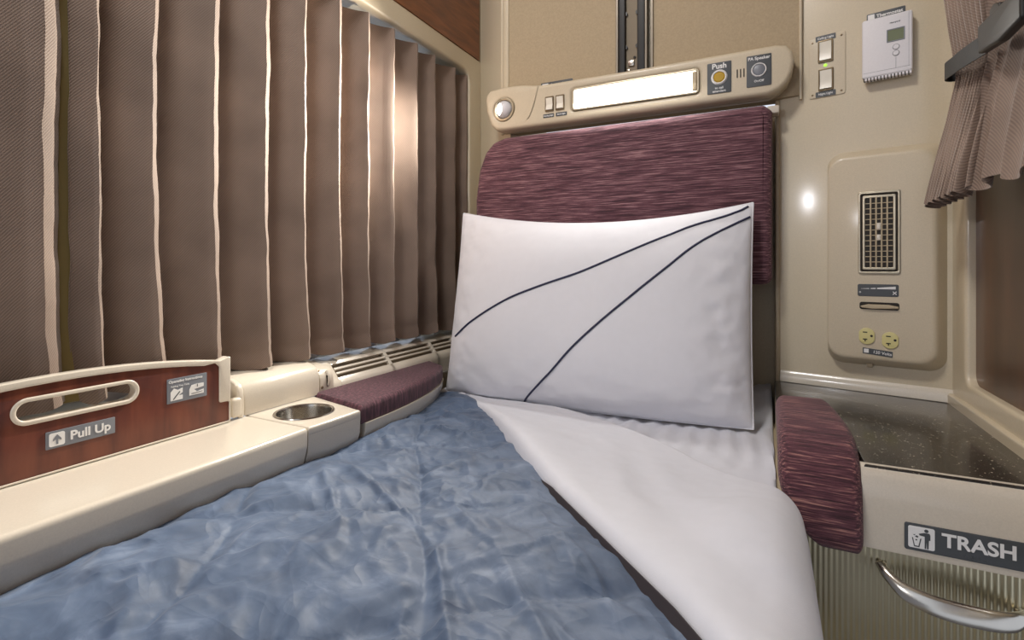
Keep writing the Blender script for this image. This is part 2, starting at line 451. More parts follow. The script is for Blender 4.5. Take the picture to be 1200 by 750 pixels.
# eyeball reading lamp
g = frame((-.604, 1.17, 1.349), (1, 0, 0), (0, 0, 1))
link('lamp_ring', lathe([(.0225, -.012), (.0235, .001), (.026, .0025), (.0295, .0022), (.031, 0), (.030, -.003)], g), ALU, lb)
aim = Vector((-.62, -.78, -.02)).normalized()
gu = Vector((0, 0, 1)).cross(aim).normalized()
ge = frame((-.604, 1.176, 1.349), gu, aim.cross(gu))
R_ = .0225
pf = [(0, -R_)]+[(R_*math.cos(a), R_*math.sin(a)) for a in [math.radians(x) for x in range(-80, 46, 10)]]
pf += [(.0150, .0155), (.0140, .0145)]
ball = link('lamp_ball', lathe(pf, ge), WHITE_P, lb)
link('bulb', lathe([(.0142, .0150), (.010, .0165), (0, .0175)], ge), E_BULB, ball)

def rocker(parent, F, u, v, w_, h_, n=0):
    b = link('rocker_switch', prism([rrect(u-w_/2, v-h_/2, u+w_/2, v+h_/2, .002), rrect(u-w_/2+.0028, v-h_/2+.0035, u+w_/2-.0028, v+h_/2-.0035, .001)], F, n-.001, n+.003, .0008), DARKFRAME, parent)
    a = u-w_/2+.003; c = u+w_/2-.003; z0 = v-h_/2+.004; z1 = v+h_/2-.004
    pts = [(z0, .0052), ((z0*.55+z1*.45), .0022), (z1, .0045), (z1, -.001), (z0, -.001)]
    vs = [F @ Vector((uu, p[0], n+p[1])) for uu in (a, c) for p in pts]
    fs = [(i, (i+1) % 5, 5+(i+1) % 5, 5+i) for i in range(5)]+[(0, 1, 2, 3, 4), (9, 8, 7, 6, 5)]
    link('rocker', mesh_from('r', vs, fs, 20), ROCKER, b)
    return b
rocker(lb, F, -.476, 1.3445, .023, .037, .0)
rocker(lb, F, -.4483, 1.3445, .023, .037, .0)
for x, s in ((-.4784, 'Reading Light'), (-.4448, 'Berth Light')):
    p = link('switch_label', prism(rrect(x-.0145, 1.3115, x+.0145, 1.3205, .001), F, .0002, .001), GREY_L, lb)
    link('lettering', text(s, .0046, F, x, 1.316, .0012, 'CENTER', .0001), INK, p)
# push plaque
p = link('button_plaque', prism(rrect(-.1098, 1.3125, -.0619, 1.3785, .002), F, .0, .0014, .0004), GREY_L, lb)
link('lettering', text('Push', .0155, F, -.0858, 1.370, .0016, 'CENTER', .0004), INK, p)
link('lettering', text('to call\nattendant', .0068, F, -.0858, 1.3205, .0016, 'CENTER', .0001), INK, p)
g = frame(F @ Vector((-.0858, 1.3465, 0)), (1, 0, 0), (0, 0, 1))
b_ = link('call_button', lathe([(.0115, .001), (.012, .004), (.0135, .0045), (.0155, .003), (.0165, .001)], g), INK, lb)
link('button_cap', lathe([(0, .004), (.009, .0038), (.0113, .002), (.0115, 0)], g), YELL, b_)
# speaker plaque
p = link('speaker_plaque', prism(rrect(-.0328, 1.3155, .0136, 1.3805, .002), F, .0, .0014, .0004), GREY_L, lb)
link('lettering', text('PA Speaker', .0088, F, -.0096, 1.3735, .0016, 'CENTER', .0002), INK, p)
link('lettering', text('On/Off', .0062, F, -.0096, 1.3265, .0016, 'CENTER', .0001), INK, p)
g = frame(F @ Vector((-.0096, 1.3495, 0)), (1, 0, 0), (0, 0, 1))
b_ = link('speaker_button', lathe([(.0118, .001), (.0122, .0035), (.0135, .0038), (.0148, .001)], g), INK, lb)
link('button_cap', lathe([(0, .0036), (.0085, .0034), (.0112, .002), (.0117, 0)], g), GREY_S, b_)
for x in (-.0506, -.0442, -.0378):
    link('speaker_slot', prism(rrect(x-.0011, 1.3395, x+.0011, 1.3575, .0008), F, -.0005, .0004), DARK, lb)
link('bracket', box(.006, .0285, 1.19, 1.225, 1.262, 1.278, .002), CREAM, lb)

# ------------------------------------------------------------------ headrest cushion
hr = thing('headrest', 'wide maroon streaked headrest cushion behind the white pillow', 'headrest')
ol = roundpoly([(-.60, 1.275), (.0, 1.276), (.0155, 1.262), (.0155, .905), (-.66, .905), (-.685, .98), (-.687, 1.12), (-.676, 1.195), (-.657, 1.242), (-.632, 1.266)], [.02, .01, .01, .02, .03, .05, .08, .06, .04, .03], 6)
link('cushion', prism(ol, FB(1.235), 0, .075, .018, 5), MAROON_X, hr)
link('piping', tube([(-.004, 1.1625, 1.262), (.0, 1.1615, 1.2), (.0, 1.1615, 1.0), (-.001, 1.1625, .925)], .0014, 6, up=Vector((0, 1, 0))), MAROON_X, hr)
link('backing_board', box(-.60, .0, 1.232, 1.2985, .93, 1.26, .004), CREAM_D, hr)

# ------------------------------------------------------------------ control panel with two switches
F = FW
sp = thing('switch_panel', 'cream switch plate with two rocker switches left of the white thermostat', 'switch panel')
link('plate', prism(roundpoly([(.0555, 1.2885), (.119, 1.2885), (.119, 1.4145), (.0555, 1.4110)], .005), F, 0, .0022, .0007), CREAM_UNIT, sp)
rocker(sp, F, .0848, 1.381, .0265, .045, .0022)
rocker(sp, F, .0855, 1.323, .0265, .045, .0022)
for v_, s in ((1.4085, 'Ceiling Light'), (1.2945, 'Night Light')):
    p = link('switch_label', prism(rrect(.0672, v_-.0055, .1025, v_+.0055, .001), F, .002, .0028), GREY_L, sp)
    link('lettering', text(s, .0056, F, .0848, v_, .003, 'CENTER', .0001), INK, p)
for u_, v_ in ((.0615, 1.403), (.112, 1.4065), (.0615, 1.2955), (.112, 1.2955)):
    link('screw', lathe([(0, .0012), (.0016, .001), (.0021, 0)], frame(F @ Vector((u_, v_, .0022)), F.col[0][:3], (0, 0, 1)), 12), DARKFRAME, sp)
link('indicator_led', lathe([(0, .0026), (.0019, .002), (.003, 0)], frame(F @ Vector((.0845, 1.3525, .0022)), F.col[0][:3], (0, 0, 1)), 14), E_LED, sp)

# ------------------------------------------------------------------ thermostat
tl = thing('thermostat_label', 'charcoal wall label sticking out above the white thermostat', 'label')
link('plate', prism(rrect(.1535, 1.395, .2135, 1.4335, .002), F, 0, .0012, .0003), GREY_L, tl)
link('lettering', text('Thermostat', .0085, F, .169, 1.4262, .0013, 'LEFT', .0002), INK, tl)
link('pictogram', join([prism(rrect(.1555, 1.4165, .166, 1.4315, .001), F, .001, .0015)]), INK, tl)
th = thing('thermostat', 'white rectangular thermostat with a small display on the cream wall', 'thermostat')
link('back_plate', prism(rrect(.152, 1.3025, .223, 1.411, .003), F, 0, .010, .002), CREAM_UNIT, th)
link('case', prism(rrect(.1475, 1.3035, .2245, 1.4148, .004), F, .008, .0225, .003, 3), WHITE_P, th)
link('vent_strip', join([fbox(F, .152+.0052*i, .1555+.0052*i, 1.2985, 1.3035, .009, .0222, .0003) for i in range(14)]), WHITE_P, th)
link('vent_back', fbox(F, .150, .2225, 1.2992, 1.3036, .009, .0205), DARK, th)
dsp = link('display', prism([rrect(.1860, 1.3625, .2132, 1.3868, .001), rrect(.1878, 1.3645, .2114, 1.3848, .0006)], F, .022, .0234, .0004), GREY_S, th)
link('screen', fbox(F, .1876, .2116, 1.3643, 1.385, .0218, .0228), LCD, dsp)
for v_ in (1.3518, 1.3402):
    link('button', lathe([(0, .0014), (.0042, .0012), (.0048, 0)], frame(F @ Vector((.2002, v_, .0226)), F.col[0][:3], (0, 0, 1)), 20), WHITE_P, th)
    link('button_ring', lathe([(.0048, 0), (.0049, .0004), (.0054, .0004), (.0055, 0)], frame(F @ Vector((.2002, v_, .0226)), F.col[0][:3], (0, 0, 1)), 20), GREY_S, th)
link('logo', text('Honeywell', .0036, F, .1908, 1.3985, .0227, 'LEFT', .0001), GREY_L, th)
link('seam', join([fbox(F, .1997, .2003, 1.313, 1.333, .0223, .0228), fbox(F, .150, .2215, 1.3125, 1.3129, .0223, .0228), fbox(F, .2188, .2192, 1.3125, 1.4145, .0223, .0228)]), GREY_S, th)

# ------------------------------------------------------------------ air vent / outlet unit
vu = thing('vent_unit', 'tall cream wall housing with air grille and two power outlets', 'air vent')
def loft(outs, M):
    """stack of equal-length outlines [(pts, n)]"""
    k = len(outs[0][0]); vs = [M @ Vector((p[0], p[1], n_)) for pts, n_ in outs for p in pts]
    fs = [tuple((j*k+i, j*k+(i+1) % k, (j+1)*k+(i+1) % k, (j+1)*k+i)) for j in range(len(outs)-1) for i in range(k)]
    fs.append(tuple((len(outs)-1)*k+i for i in range(k)))
    return mesh_from('loft', vs, fs, 40)
fo = lambda g: rrect(.0922-g*.25, .7665-g, .2573+g, 1.1545+g, .028, 8)
zz = [(fo(.016), -.001), (fo(.0145), .003), (fo(.004), .024), (fo(.0012), .0278), (fo(-.0015), .0295), (fo(-.006), .030)]
FACE = .030
link('housing', loft(zz, FW), CREAM_UNIT, vu)
gr = link('grille_frame', join([prism([rrect(.1425, .9285, .2070, 1.0855, .004), rrect(.1465, .9335, .2030, 1.0805, .003)], F, FACE-.002, FACE+.003, .0012),
          prism([rrect(.1490, .9365, .2005, 1.0775, .003), rrect(.1535, .9415, .1960, 1.0725, .002)], F, FACE-.002, FACE+.0025, .001)]), ALU, vu)
link('grille_back', fbox(F, .1455, .2040, .9325, 1.0815, FACE-.001, FACE+.0004), DARK, gr)
bars = []
for i in range(1, 5): bars.append(fbox(F, .1535+.0085*i-.0013, .1535+.0085*i+.0013, .940, 1.074, FACE, FACE+.0026, .0003))
link('upright_fin', join(bars), CREAM_D, gr)
bars = []
for i in range(1, 13): bars.append(fbox(F, .1525, .197, .9415+.01007*i-.0007, .9415+.01007*i+.0007, FACE, FACE+.0016))
link('cross_fin', join(bars), CREAM_D, gr)
link('vane_tab', join([fbox(F, .1712, .178, 1.012, 1.025, FACE, FACE+.0045, .001), fbox(F, .1712, .178, .992, 1.003, FACE, FACE+.004, .001)]), CREAM, gr)
p = link('speed_label', prism(rrect(.1415, .8865, .2045, .9095, .003), F, FACE, FACE+.0008, .0002), GREY_L, vu)
tri = lambda a, b, h0, h1: [(a, .9005), (b, .9005), (b, .9005+h1), (a, .9005+h0)]
link('wedge_mark', join([prism(tri(.1465, .160, .0003, .0012), F, FACE+.0006, FACE+.0012), prism(tri(.162, .170, .0014, .0021), F, FACE+.0006, FACE+.0012), prism(tri(.172, .200, .0023, .0052), F, FACE+.0006, FACE+.0012)]), INK, p)
fanm = []
for a in range(4):
    c0 = Vector((.1985, .8935)); d0 = Vector((math.cos(a*PI/2+.5), math.sin(a*PI/2+.5))); e0 = Vector((-d0.y, d0.x))
    fanm.append(prism([tuple(c0), tuple(c0+d0*.0036), tuple(c0+d0*.0036+e0*.0018), tuple(c0+e0*.0008)], F, FACE+.0006, FACE+.0012))
link('fan_mark', join(fanm), INK, p)
link('off_mark', prism([circle(.1455, .8940, .0015, 12), circle(.1455, .8940, .0009, 12)], F, FACE+.0006, FACE+.0012), INK, p)
sl = link('slider_slot', prism(rrect(.1445, .8615, .2055, .8755, .004), F, FACE-.001, FACE+.0004), DARK, vu)
link('slider', prism(roundpoly([(.1455, .8675), (.158, .8715), (.19, .8715), (.2045, .8685), (.2045, .8645), (.165, .8630), (.149, .8645)], .001), F, FACE, FACE+.006, .0015), CREAM_D, sl)
for u_, v_ in ((.1560, .8105), (.1917, .8055)):
    ou = [(u_+.0133*math.cos(a)*1.03 if abs(math.cos(a)) < .9 else u_+math.copysign(.0123, math.cos(a)), v_+.0155*math.sin(a)) for a in [2*PI*k/40 for k in range(40)]]
    o_ = link('power_outlet', prism(ou, F, FACE-.001, FACE+.0025, .0007), IVORY, vu)
    link('socket_slot', join([fbox(F, u_-.006, u_+.001, v_+.0065, v_+.0085, FACE+.002, FACE+.0028),
        fbox(F, u_-.006, u_+.001, v_-.0068, v_-.0048, FACE+.002, FACE+.0028), fbox(F, u_-.0033, u_-.0015, v_-.0100, v_-.0048, FACE+.002, FACE+.0028),
        prism(circle(u_+.0075, v_+.001, .0022, 12), F, FACE+.002, FACE+.0028)]), BLACK, o_)
p = link('voltage_label', prism(roundpoly([(.1496, .7775), (.1955, .7735), (.1955, .7845), (.1496, .7885)], .0005), F, FACE, FACE+.0008), GREY_L, vu)
Ft = FW @ Matrix.Translation((.1655, .7815, 0)) @ Matrix.Rotation(-.087, 4, 'Z')
link('lettering', text('120 Volts', .0075, Ft, 0, 0, FACE+.001, 'LEFT', .0001), INK, p)
link('pictogram', prism(rrect(.1515, .7790, .1590, .7865, .0008), F, FACE+.0006, FACE+.0012), INK, p)
link('latch', fbox(F, .1540, .1640, .7485, .7555, .0005, .012, .001), CREAM_D, vu)

# ------------------------------------------------------------------ right counter and trash cabinet
ct = tag(link('countertop', prism([(.020, 1.2285), (.3025, 1.1645), (.3025, .758), (.111, .758), (.111, 1.0), (.020, 1.0)], FT(0), .682, .6985, .003), COUNTER), 'glossy dark speckled countertop beside the maroon arm bolster', 'countertop')
cb = thing('trash_cabinet', 'low cabinet with cream fascia and ribbed metal front marked TRASH', 'cabinet')
link('carcass', join([box(.016, .300, .776, 1.16, .0, .625), box(.110, .300, .776, 1.16, .62, .68), box(.020, .112, 1.0, 1.16, .62, .68)]), CREAM_D, cb)
fas = []
pr = [(.778, .597), (.758, .597), (.7535, .599), (.7525, .604), (.7525, .66), (.7535, .684), (.757, .695), (.762, .6988), (.768, .6985), (.778, .690)]
# fascia as an extrusion along X
def extr_x(pr, x0, x1):
    k = len(pr); vs = [Vector((x, y, z)) for x in (x0, x1) for y, z in pr]
    fs = [(i, (i+1) % k, k+(i+1) % k, k+i) for i in range(k)]+[tuple(range(k)), tuple(range(2*k-1, k-1, -1))]
    return mesh_from('ex', vs, fs, 50)
link('fascia', extr_x(pr, .1075, .3025), CREAM, cb)
# ribbed door
nr = 50; vs = []; x0, x1 = .004, .3025
NP = nr*8+1
for i in range(NP):
    x = x0+(x1-x0)*i/(NP-1); y = .7625-.0011*(.5+.5*math.cos(2*PI*nr*i/(NP-1)))
    for z in (.001, .596): vs.append((x, y, z))
for i in range(NP):
    x = x0+(x1-x0)*i/(NP-1)
    for z in (.001, .596): vs.append((x, .773, z))
fs = [(2*i, 2*i+2, 2*i+3, 2*i+1) for i in range(NP-1)]+[(2*NP+2*i+1, 2*NP+2*i+3, 2*NP+2*i+2, 2*NP+2*i) for i in range(NP-1)]
fs += [(2*i+1, 2*i+3, 2*NP+2*i+3, 2*NP+2*i+1) for i in range(NP-1)]+[(0, 1, 2*NP+1, 2*NP), (2*NP-2, 4*NP-2, 4*NP-1, 2*NP-1)]
dr = link('door', mesh_from('ribs', vs, fs, 80), CORR, cb)
# bowed handle
hp = spline([(.1285, .760, .5795), (.1330, .748, .573), (.146, .7365, .5645), (.168, .729, .560), (.195, .7265, .5585), (.222, .7285, .558), (.242, .736, .5575), (.2535, .748, .5575), (.257, .760, .558)], 6)
vs = []; fs = []; n_ = 10
for i, p in enumerate(hp):
    P = Vector(p); T = (Vector(hp[min(i+1, len(hp)-1)])-Vector(hp[max(i-1, 0)])).normalized()
    sd = T.cross(Vector((0, 0, 1))).normalized(); f_ = i/(len(hp)-1)
    wv = .005+.010*math.sin(PI*f_)**.6; tk = .0026+.004*(1-math.sin(PI*f_))
    up = Vector((0, .35, 1)).normalized()
    for k in range(n_):
        a = 2*PI*k/n_; vs.append(P+sd*tk*math.cos(a)+up*wv*.75*math.sin(a))
for i in range(len(hp)-1):
    for k in range(n_): fs.append((i*n_+k, i*n_+(k+1) % n_, (i+1)*n_+(k+1) % n_, (i+1)*n_+k))
fs += [tuple(range(n_)), tuple((len(hp)-1)*n_+k for k in range(n_))]
link('handle', mesh_from('h', vs, fs, 60), STEEL, dr)
F = FB(.7525)
sg = link('sign', prism(rrect(.1500, .6075, .2785, .6395, .0025), F, 0, .0014, .0004), GREY_L, cb)
link('lettering', text('TRASH', .0215, F, .1850, .6255, .0018, 'LEFT', .0006, 1.0), INK, sg)
link('braille', join([lathe([(0, .0008), (.0007, .0005), (.0009, 0)], frame(F @ Vector((.206+.0042*i+.0017*a, .6102+.0018*b, .0012)), (1, 0, 0), (0, 0, 1)), 8) for i in range(5) for a in range(2) for b in range(3) if random.random() < .55]), GREY_L, sg)
link('icon_plate', prism(rrect(.1535, .6110, .1785, .6365, .002), F, .0012, .0018, .0002), INK, sg)
ic = [prism(circle(.1706, .6330, .0020, 16), F, .0016, .0021),
      prism([(.1686, .6305), (.1735, .6305), (.1743, .6285), (.1743, .6225), (.1730, .6225), (.1726, .6122), (.1712, .6122), (.1708, .6205), (.1704, .6122), (.1690, .6122), (.1690, .6262), (.1642, .6268), (.1635, .6284)], F, .0016, .0021),
      prism([(.1570, .6230), (.1580, .6230), (.1597, .6140), (.1632, .6140), (.1649, .6230), (.1659, .6230), (.1640, .6128), (.1590, .6128)], F, .0016, .0021),
      prism([(.1600, .6245), (.1622, .6235), (.1632, .6252), (.1612, .6262)], F, .0016, .0021), prism([(.1580, .6265), (.1596, .6258), (.1602, .6272)], F, .0016, .0021),
      prism([(.1605, .6200), (.1622, .6205), (.1618, .6218), (.1602, .6215)], F, .0016, .0021)]
link('pictogram', join(ic), GREY_L, sg)

# arm bolster on the counter edge
prf = spline([(.996, .640), (.996, .690), (.990, .716), (.965, .7275), (.90, .7300), (.83, .7280), (.785, .7180), (.757, .7000), (.742, .675), (.7355, .640), (.7365, .605), (.745, .592)], 8)
prf = [(p[0], p[1]) for p in prf]+[(.768, .592), (.774, .60), (.774, .628), (.782, .634)]
me = prism(prf, frame((0, 0, 0), (0, 1, 0), (0, 0, 1)), .016, .1085, .014, 6)
for v in me.vertices:
    c = v.co
    if c.z < .68:
        k = max(0, (.68-c.z)/.085); 
        c.x = c.x+(.110-c.x)*.42*k**2.0
    if c.y > .90: c.x += -(c.x-.06)*.10*((c.y-.90)/.09)**2
    if c.x > .06 and c.z > .65 and c.y > .8: c.x -= .012*min(1, (c.y-.8)/.15)
tag(link('arm_bolster', me, MAROON_B), 'maroon ribbed arm bolster curving over the edge of the dark counter', 'armrest')

# ------------------------------------------------------------------ bed
def drape(x, z, xe=.012, R=.032):
    d = x-xe
    if d <= 0: return x, z
    if d < R*PI/2: a = d/R; return xe+R*math.sin(a), z-R*(1-math.cos(a))
    return xe+R+.006*math.sin(min(1, (d-R*PI/2)/.1)*PI/2), z-R-(d-R*PI/2)
struct_base = tag(link('seat_base', box(-.72, .002, -.60, 1.295, 0, .50, .01), CREAM_D), 'boxed seat base carrying the made up bed', 'seat base')
bt = .635
def arm_edge(y):  # inner face of the left armrest at bed height
    pts = [(-.6, -.641), (.55, -.641), (.70, -.640), (.80, -.644), (.88, -.655), (.95, -.674), (1.02, -.70), (1.08, -.735)]
    if y <= pts[0][0]: return pts[0][1]
    for (a, xa), (b, xb) in zip(pts, pts[1:]):
        if y <= b: t = (y-a)/(b-a); return xa+(xb-xa)*t
    return pts[-1][1]
def mat_fn(u, v):
    y = -.55+v*1.84; xl = max(-.728, arm_edge(y)-.001); x = xl+u*(.185-xl)
    z = bt-.004+.0035*fbm(x*9, y*7)+.0014*fbm(x*30, y*22, 3)
    if y > .80: z += .002*math.sin(x*180+3*fbm(x*5, y*5))*min(1, (y-.8)*6)*(.4 if x < -.3 else 1)
    z += .012*math.exp(-((x-.01)/.03)**2)*max(0, min(1, (y-1.08)/.1))
    z += .035*max(0, min(1, (y-1.10)/.12))*math.exp(-((x+.01)/.09)**2)
    xx, zz = drape(x, z)
    if y > .735:
        k = min(1, (y-.735)/.02)
        # beside the bolster the cloth is tucked straight down
        x2 = min(x, .0145+.001*k); xx = x2; zz = z if x <= .0145 else z-(x-.0145)
    if zz < .50: zz = .50
    return Vector((xx, y, zz))
mt = thing('mattress', 'white sheeted mattress filling the seat below the pillow', 'mattress')
link('fitted_sheet', grid(mat_fn, 150, 200), SHEET, mt)
link('core', box(-.632, .004, -.55, 1.28, .500, .622, .02), SHEET, mt)

def diag_x(y):   # fold line
    pts = [(.33, .025), (.436, -.067), (.597, -.236), (.75, -.375), (.90, -.515), (1.00, -.625)]
    if y <= pts[0][0]: return pts[0][1]+(pts[0][0]-y)*1.2
    for (a, xa), (b, xb) in zip(pts, pts[1:]):
        if y <= b: t = (y-a)/(b-a); return xa+(xb-xa)*t
    return -.635
# quilting lines: skewed panels
def ridge(v): return 1-abs(v)
def duvet_z(x, y):
    wx = x+.03*fbm(x*3, y*3, 7, 2); wy = y+.03*fbm(x*3, y*3, 11, 2)
    a = (wx*.80+wy*.60)/.19; b = (-wx*.58+wy*.82)/.21
    fa = (a % 1); fb = (b % 1)
    da = abs(fa-.5)*2; db = abs(fb-.5)*2                # 1 at seams
    z = .0105*(1-da**6)*(1-db**6)
    # long soft folds and a few sharp creases between nearly flat facets
    n1 = fbm(x*3.2+10, y*3.6, 2, 1); n2 = fbm(x*5.5+2*y, y*6.5-x, 5, 1); n3 = fbm(x*13+4*y, y*11, 8, 2)
    z += .012*n1+.005*(1-min(1, abs(n2)*3.5))+.008*(.5-abs(fbm(x*6-3, y*7+2*x, 3, 1)))+.0028*(1-min(1, abs(n3)*4))
    q = x*.5+y*.87; r_ = x*.87-y*.5
    z += .0045*max(0, 1-abs(fbm(q*13, r_*3.5, 21, 1))*7)+.0040*max(0, 1-abs(fbm(q*3.5, r_*12, 31, 1))*9)
    g = 1 if y > .75 else .45
    z += .004*g*(1-min(1, abs(fbm(x*12, y*24+6*x, 4, 2))*3))
    return z
def duv_fn(u, v):
    y = -.50+v*1.515
    xl = arm_edge(y)+.002; xr = diag_x(y)+.030
    xr = max(min(xr, .20), xl+.02)
    x = xl+(xr-xl)*u
    z = bt+.006+max(-.001, duvet_z(x, y))
    el = min(1, (x-xl)/.085); z = bt+.002+(z-bt-.002)*(.25+.75*math.sin(el*PI/2))
    if y > .24:
        er = min(1, (xr-x)/.07); z = z*er+(bt+.013)*(1-er)+.005*math.sin(PI*er)
    if y > .96: z = bt+.004+(z-bt-.004)*max(.3, 1-(y-.96)*9)
    xx, zz = drape(x, z, .008, .034)
    return Vector((xx, y, zz))
dv = thing('comforter', 'marbled slate blue quilted comforter spread over the bed', 'comforter')
link('quilt', grid(duv_fn, 260, 420, .004), DUVET, dv)
def bind_fn(u, v):
    # black edge band standing against the front of the fold
    y = .30+v*.38; x = diag_x(y); k = min(1, (1-v)*5)
    o = .010-.009*u
    return Vector((x-o*.72, y-o*.70, bt+.010+u*.018*k))
link('binding', grid(bind_fn, 5, 60, .002), BINDING, dv)

# folded back top sheet: from the diagonal fold to the bed's edge
def flap_fn(u, v):
    # v along the diagonal 0 (head, left) .. 1 (foot, right), u from the fold across
    y0 = 1.012-v*.80; a = Vector((diag_x(y0) if y0 > .33 else .025+(.33-y0)*.93, y0))
    up = spline_at(UP, v)
    p = a*(1-u)+up*u
    h = bt+.008
    s = u
    z = h-.004+.034*(1-math.exp(-s*45))*math.exp(-s*1.9)*(.25+.75*min(1, v*4))
    z += .0035*fbm(p.x*6, p.y*6, 4)+.002*math.sin((p.x+p.y*.6)*60+4*fbm(p.x*3, p.y*3, 8))*math.sin(PI*min(1, s*1.2))*min(1, v*2)
    z += .026*math.exp(-((p.x-.0)/.07)**2)*math.exp(-((p.y-.62)/.13)**2)
    if s > .93: z -= (s-.93)/.07*.010
    xx, zz = drape(p.x, z, .006, .036)
    if zz < .50: xx += .004
    return Vector((xx, p.y, zz))
def spline_at(P, t):
    n = len(P)-1; i = min(int(t*n), n-1); f = t*n-i
    p0, p1, p2, p3 = P[max(i-1, 0)], P[i], P[i+1], P[min(i+2, n)]
    return .5*((2*p1)+(p2-p0)*f+(2*p0-5*p1+4*p2-p3)*f*f+(3*p1-p0-3*p2+p3)*f**3)
UP = [Vector(p) for p in ((-.600, 1.024), (-.44, 1.015), (-.30, .985), (-.16, .905), (-.04, .800), (.06, .735), (.20, .70), (.22, .56), (.22, .38), (.22, .20))]
tag(link('top_sheet', grid(flap_fn, 110, 240, .003), SHEET), 'smooth white top sheet folded back diagonally over the blue comforter', 'sheet')

# ------------------------------------------------------------------ pillow
#PILLOW-BEGIN
PC = dict(TL=(-.700, 1.130, 1.080), TR=(-.020, 1.130, 1.070), BL=(-.690, 1.035, .640), BR=(-.018, 1.050, .640))
def pillow_pt(u, v, side):
    """u,v in -1..1 ; side +1 front, -1 back"""
    a = (u+1)/2; b = (v+1)/2
    P = [sum(w*PC[k][i] for k, w in (('BL', (1-a)*(1-b)), ('BR', a*(1-b)), ('TL', (1-a)*b), ('TR', a*b))) for i in range(3)]
    P[2] -= .034*(1-u*u)*max(0, v)**3
    P[2] -= .006*(1-u*u)*max(0, -v)**3
    P[0] += .004*(1-v*v)*max(0, -u)**3 - .004*(1-v*v)*max(0, u)**3
    e = max(0, 1-abs(u)**2.6)**.55*max(0, 1-abs(v)**2.6)**.55
    t = (.078*e*(1-.18*v)) if side > 0 else -.030*e
    n = (0, -.966, .22)
    return (P[0]+n[0]*t, P[1]+n[1]*t, P[2]+n[2]*t)
#PILLOW-END
pl = thing('pillow', 'large white pillow with two navy piped lines leaning on the headrest', 'pillow')
def pf_fn(side):
    def f(i, j):
        # denser near the edges
        u = math.sin((i-.5)*PI); v = math.sin((j-.5)*PI)
        p = Vector(pillow_pt(u, v, side))
        ed = max(abs(u), abs(v))
        k = max(0, min(1, (ed-.55)/.3))*(1-max(0, (ed-.97)/.03))
        p.y += -.0035*k*fbm(p.x*22, p.z*22, 2+side)-.003*(1-ed)*fbm(p.x*6, p.z*6, 5)
        if side > 0: p.y -= .004*max(0, 1-abs(u-.86)/.12)*math.sin(p.z*90+9*fbm(p.x*5, p.z*6, 1))*max(0, 1-abs(v+.1))
        return p
    return f
front = grid(pf_fn(1), 110, 90); back = grid(lambda i, j: pf_fn(-1)(1-i, j), 110, 90)
cs = link('pillowcase', join([front, back]), PILLOWM, pl)
bm = bmesh.new(); bm.from_mesh(cs.data); bmesh.ops.remove_doubles(bm, verts=bm.verts, dist=.0004); bmesh.ops.recalc_face_normals(bm, faces=bm.faces); bm.to_mesh(cs.data); bm.free(); smooth(cs.data, 80)
from mathutils.bvhtree import BVHTree
bvh = BVHTree.FromPolygons([v.co for v in cs.data.vertices], [tuple(p.vertices) for p in cs.data.polygons])
def on_pillow(uv):
    p = Vector(pillow_pt(uv[0], uv[1], 1)); n = Vector((0, -.966, .22))
    h = bvh.ray_cast(p+n*.05, -n)
    return (h[0] if h[0] is not None else p)+n*.0008
LINES = [[(-0.919, -0.417), (-0.728, -0.233), (-0.476, -0.027), (-0.247, 0.113), (0.023, 0.267), (0.255, 0.444), (0.528, 0.673), (0.701, 0.812), (0.891, 0.91), (0.976, 0.971)], [(-0.376, -0.995), (-0.156, -0.71), (0.013, -0.435), (0.203, -0.157), (0.366, 0.075), (0.541, 0.327), (0.693, 0.563), (0.828, 0.719), (0.987, 0.864)]]
for L in LINES:
    pts = spline([(a, b) for a, b in L], 10)
    pts = [on_pillow(q) for q in pts]
    link('piping', tube(pts, .0023, 8, up=Vector((0, -.97, .22))), NAVY, pl)
# sewn edge seam
sm = [Vector(pillow_pt(a, b, 1)) for a, b in [(math.sin((k/40-.5)*PI), 1) for k in range(41)]+[(1, math.sin((.5-k/40)*PI)) for k in range(1, 41)]+[(math.sin((.5-k/40)*PI), -1) for k in range(1, 41)]+[(-1, math.sin((k/40-.5)*PI)) for k in range(1, 40)]]
link('edge_seam', tube(sm+[sm[0]], .0022, 6, up=Vector((0, -1, .1))), PILLOWM, pl)

# ------------------------------------------------------------------ left side: rail, cup holder, pad, vents
prf = roundpoly([(-.762, .50), (-.66, .50), (-.650, .600), (-.622, .646), (-.6145, .672), (-.6150, .7005), (-.762, .7005)], [0, 0, .02, .03, .03, .0075, 0], 6)
def extr_y(pr, y0, y1, b=.002):
    return prism(pr, FY, -y1, -y0, b, 2)
tag(link('arm_rail', extr_y(prf, -.55, .5495, .003), CREAM), 'long glossy cream armrest rail below the wooden pull up panel', 'armrest')
ca = thing('cup_armrest', 'cream armrest section with sunken steel cup holder and maroon pad', 'armrest')
edge = spline([(-.6155, .551), (-.6125, .60), (-.6115, .655), (-.613, .74), (-.621, .82), (-.637, .90), (-.664, .975), (-.702, 1.035), (-.762, 1.085)], 5)
e1 = [p for p in edge if p[1] <= .656]; e2 = [p for p in edge if p[1] >= .656]
blk = prism([[(-.762, .551)]+e1+[(-.6115, .6565), (-.762, .6905)], circle(-.689, .608, .046, 48)], FT(0), .640, .7005, .005, 3)
def sink(me, top, lo):
    # undercut the outer wall below the rim
    for v in me.vertices:
        if v.co.z < top and v.co.x > -.645+0*v.co.y and (Vector((v.co.x+.689, v.co.y-.608)).length > .05):
            k = (top-v.co.z)/(top-lo); v.co.x -= .026*k**1.5
    return me
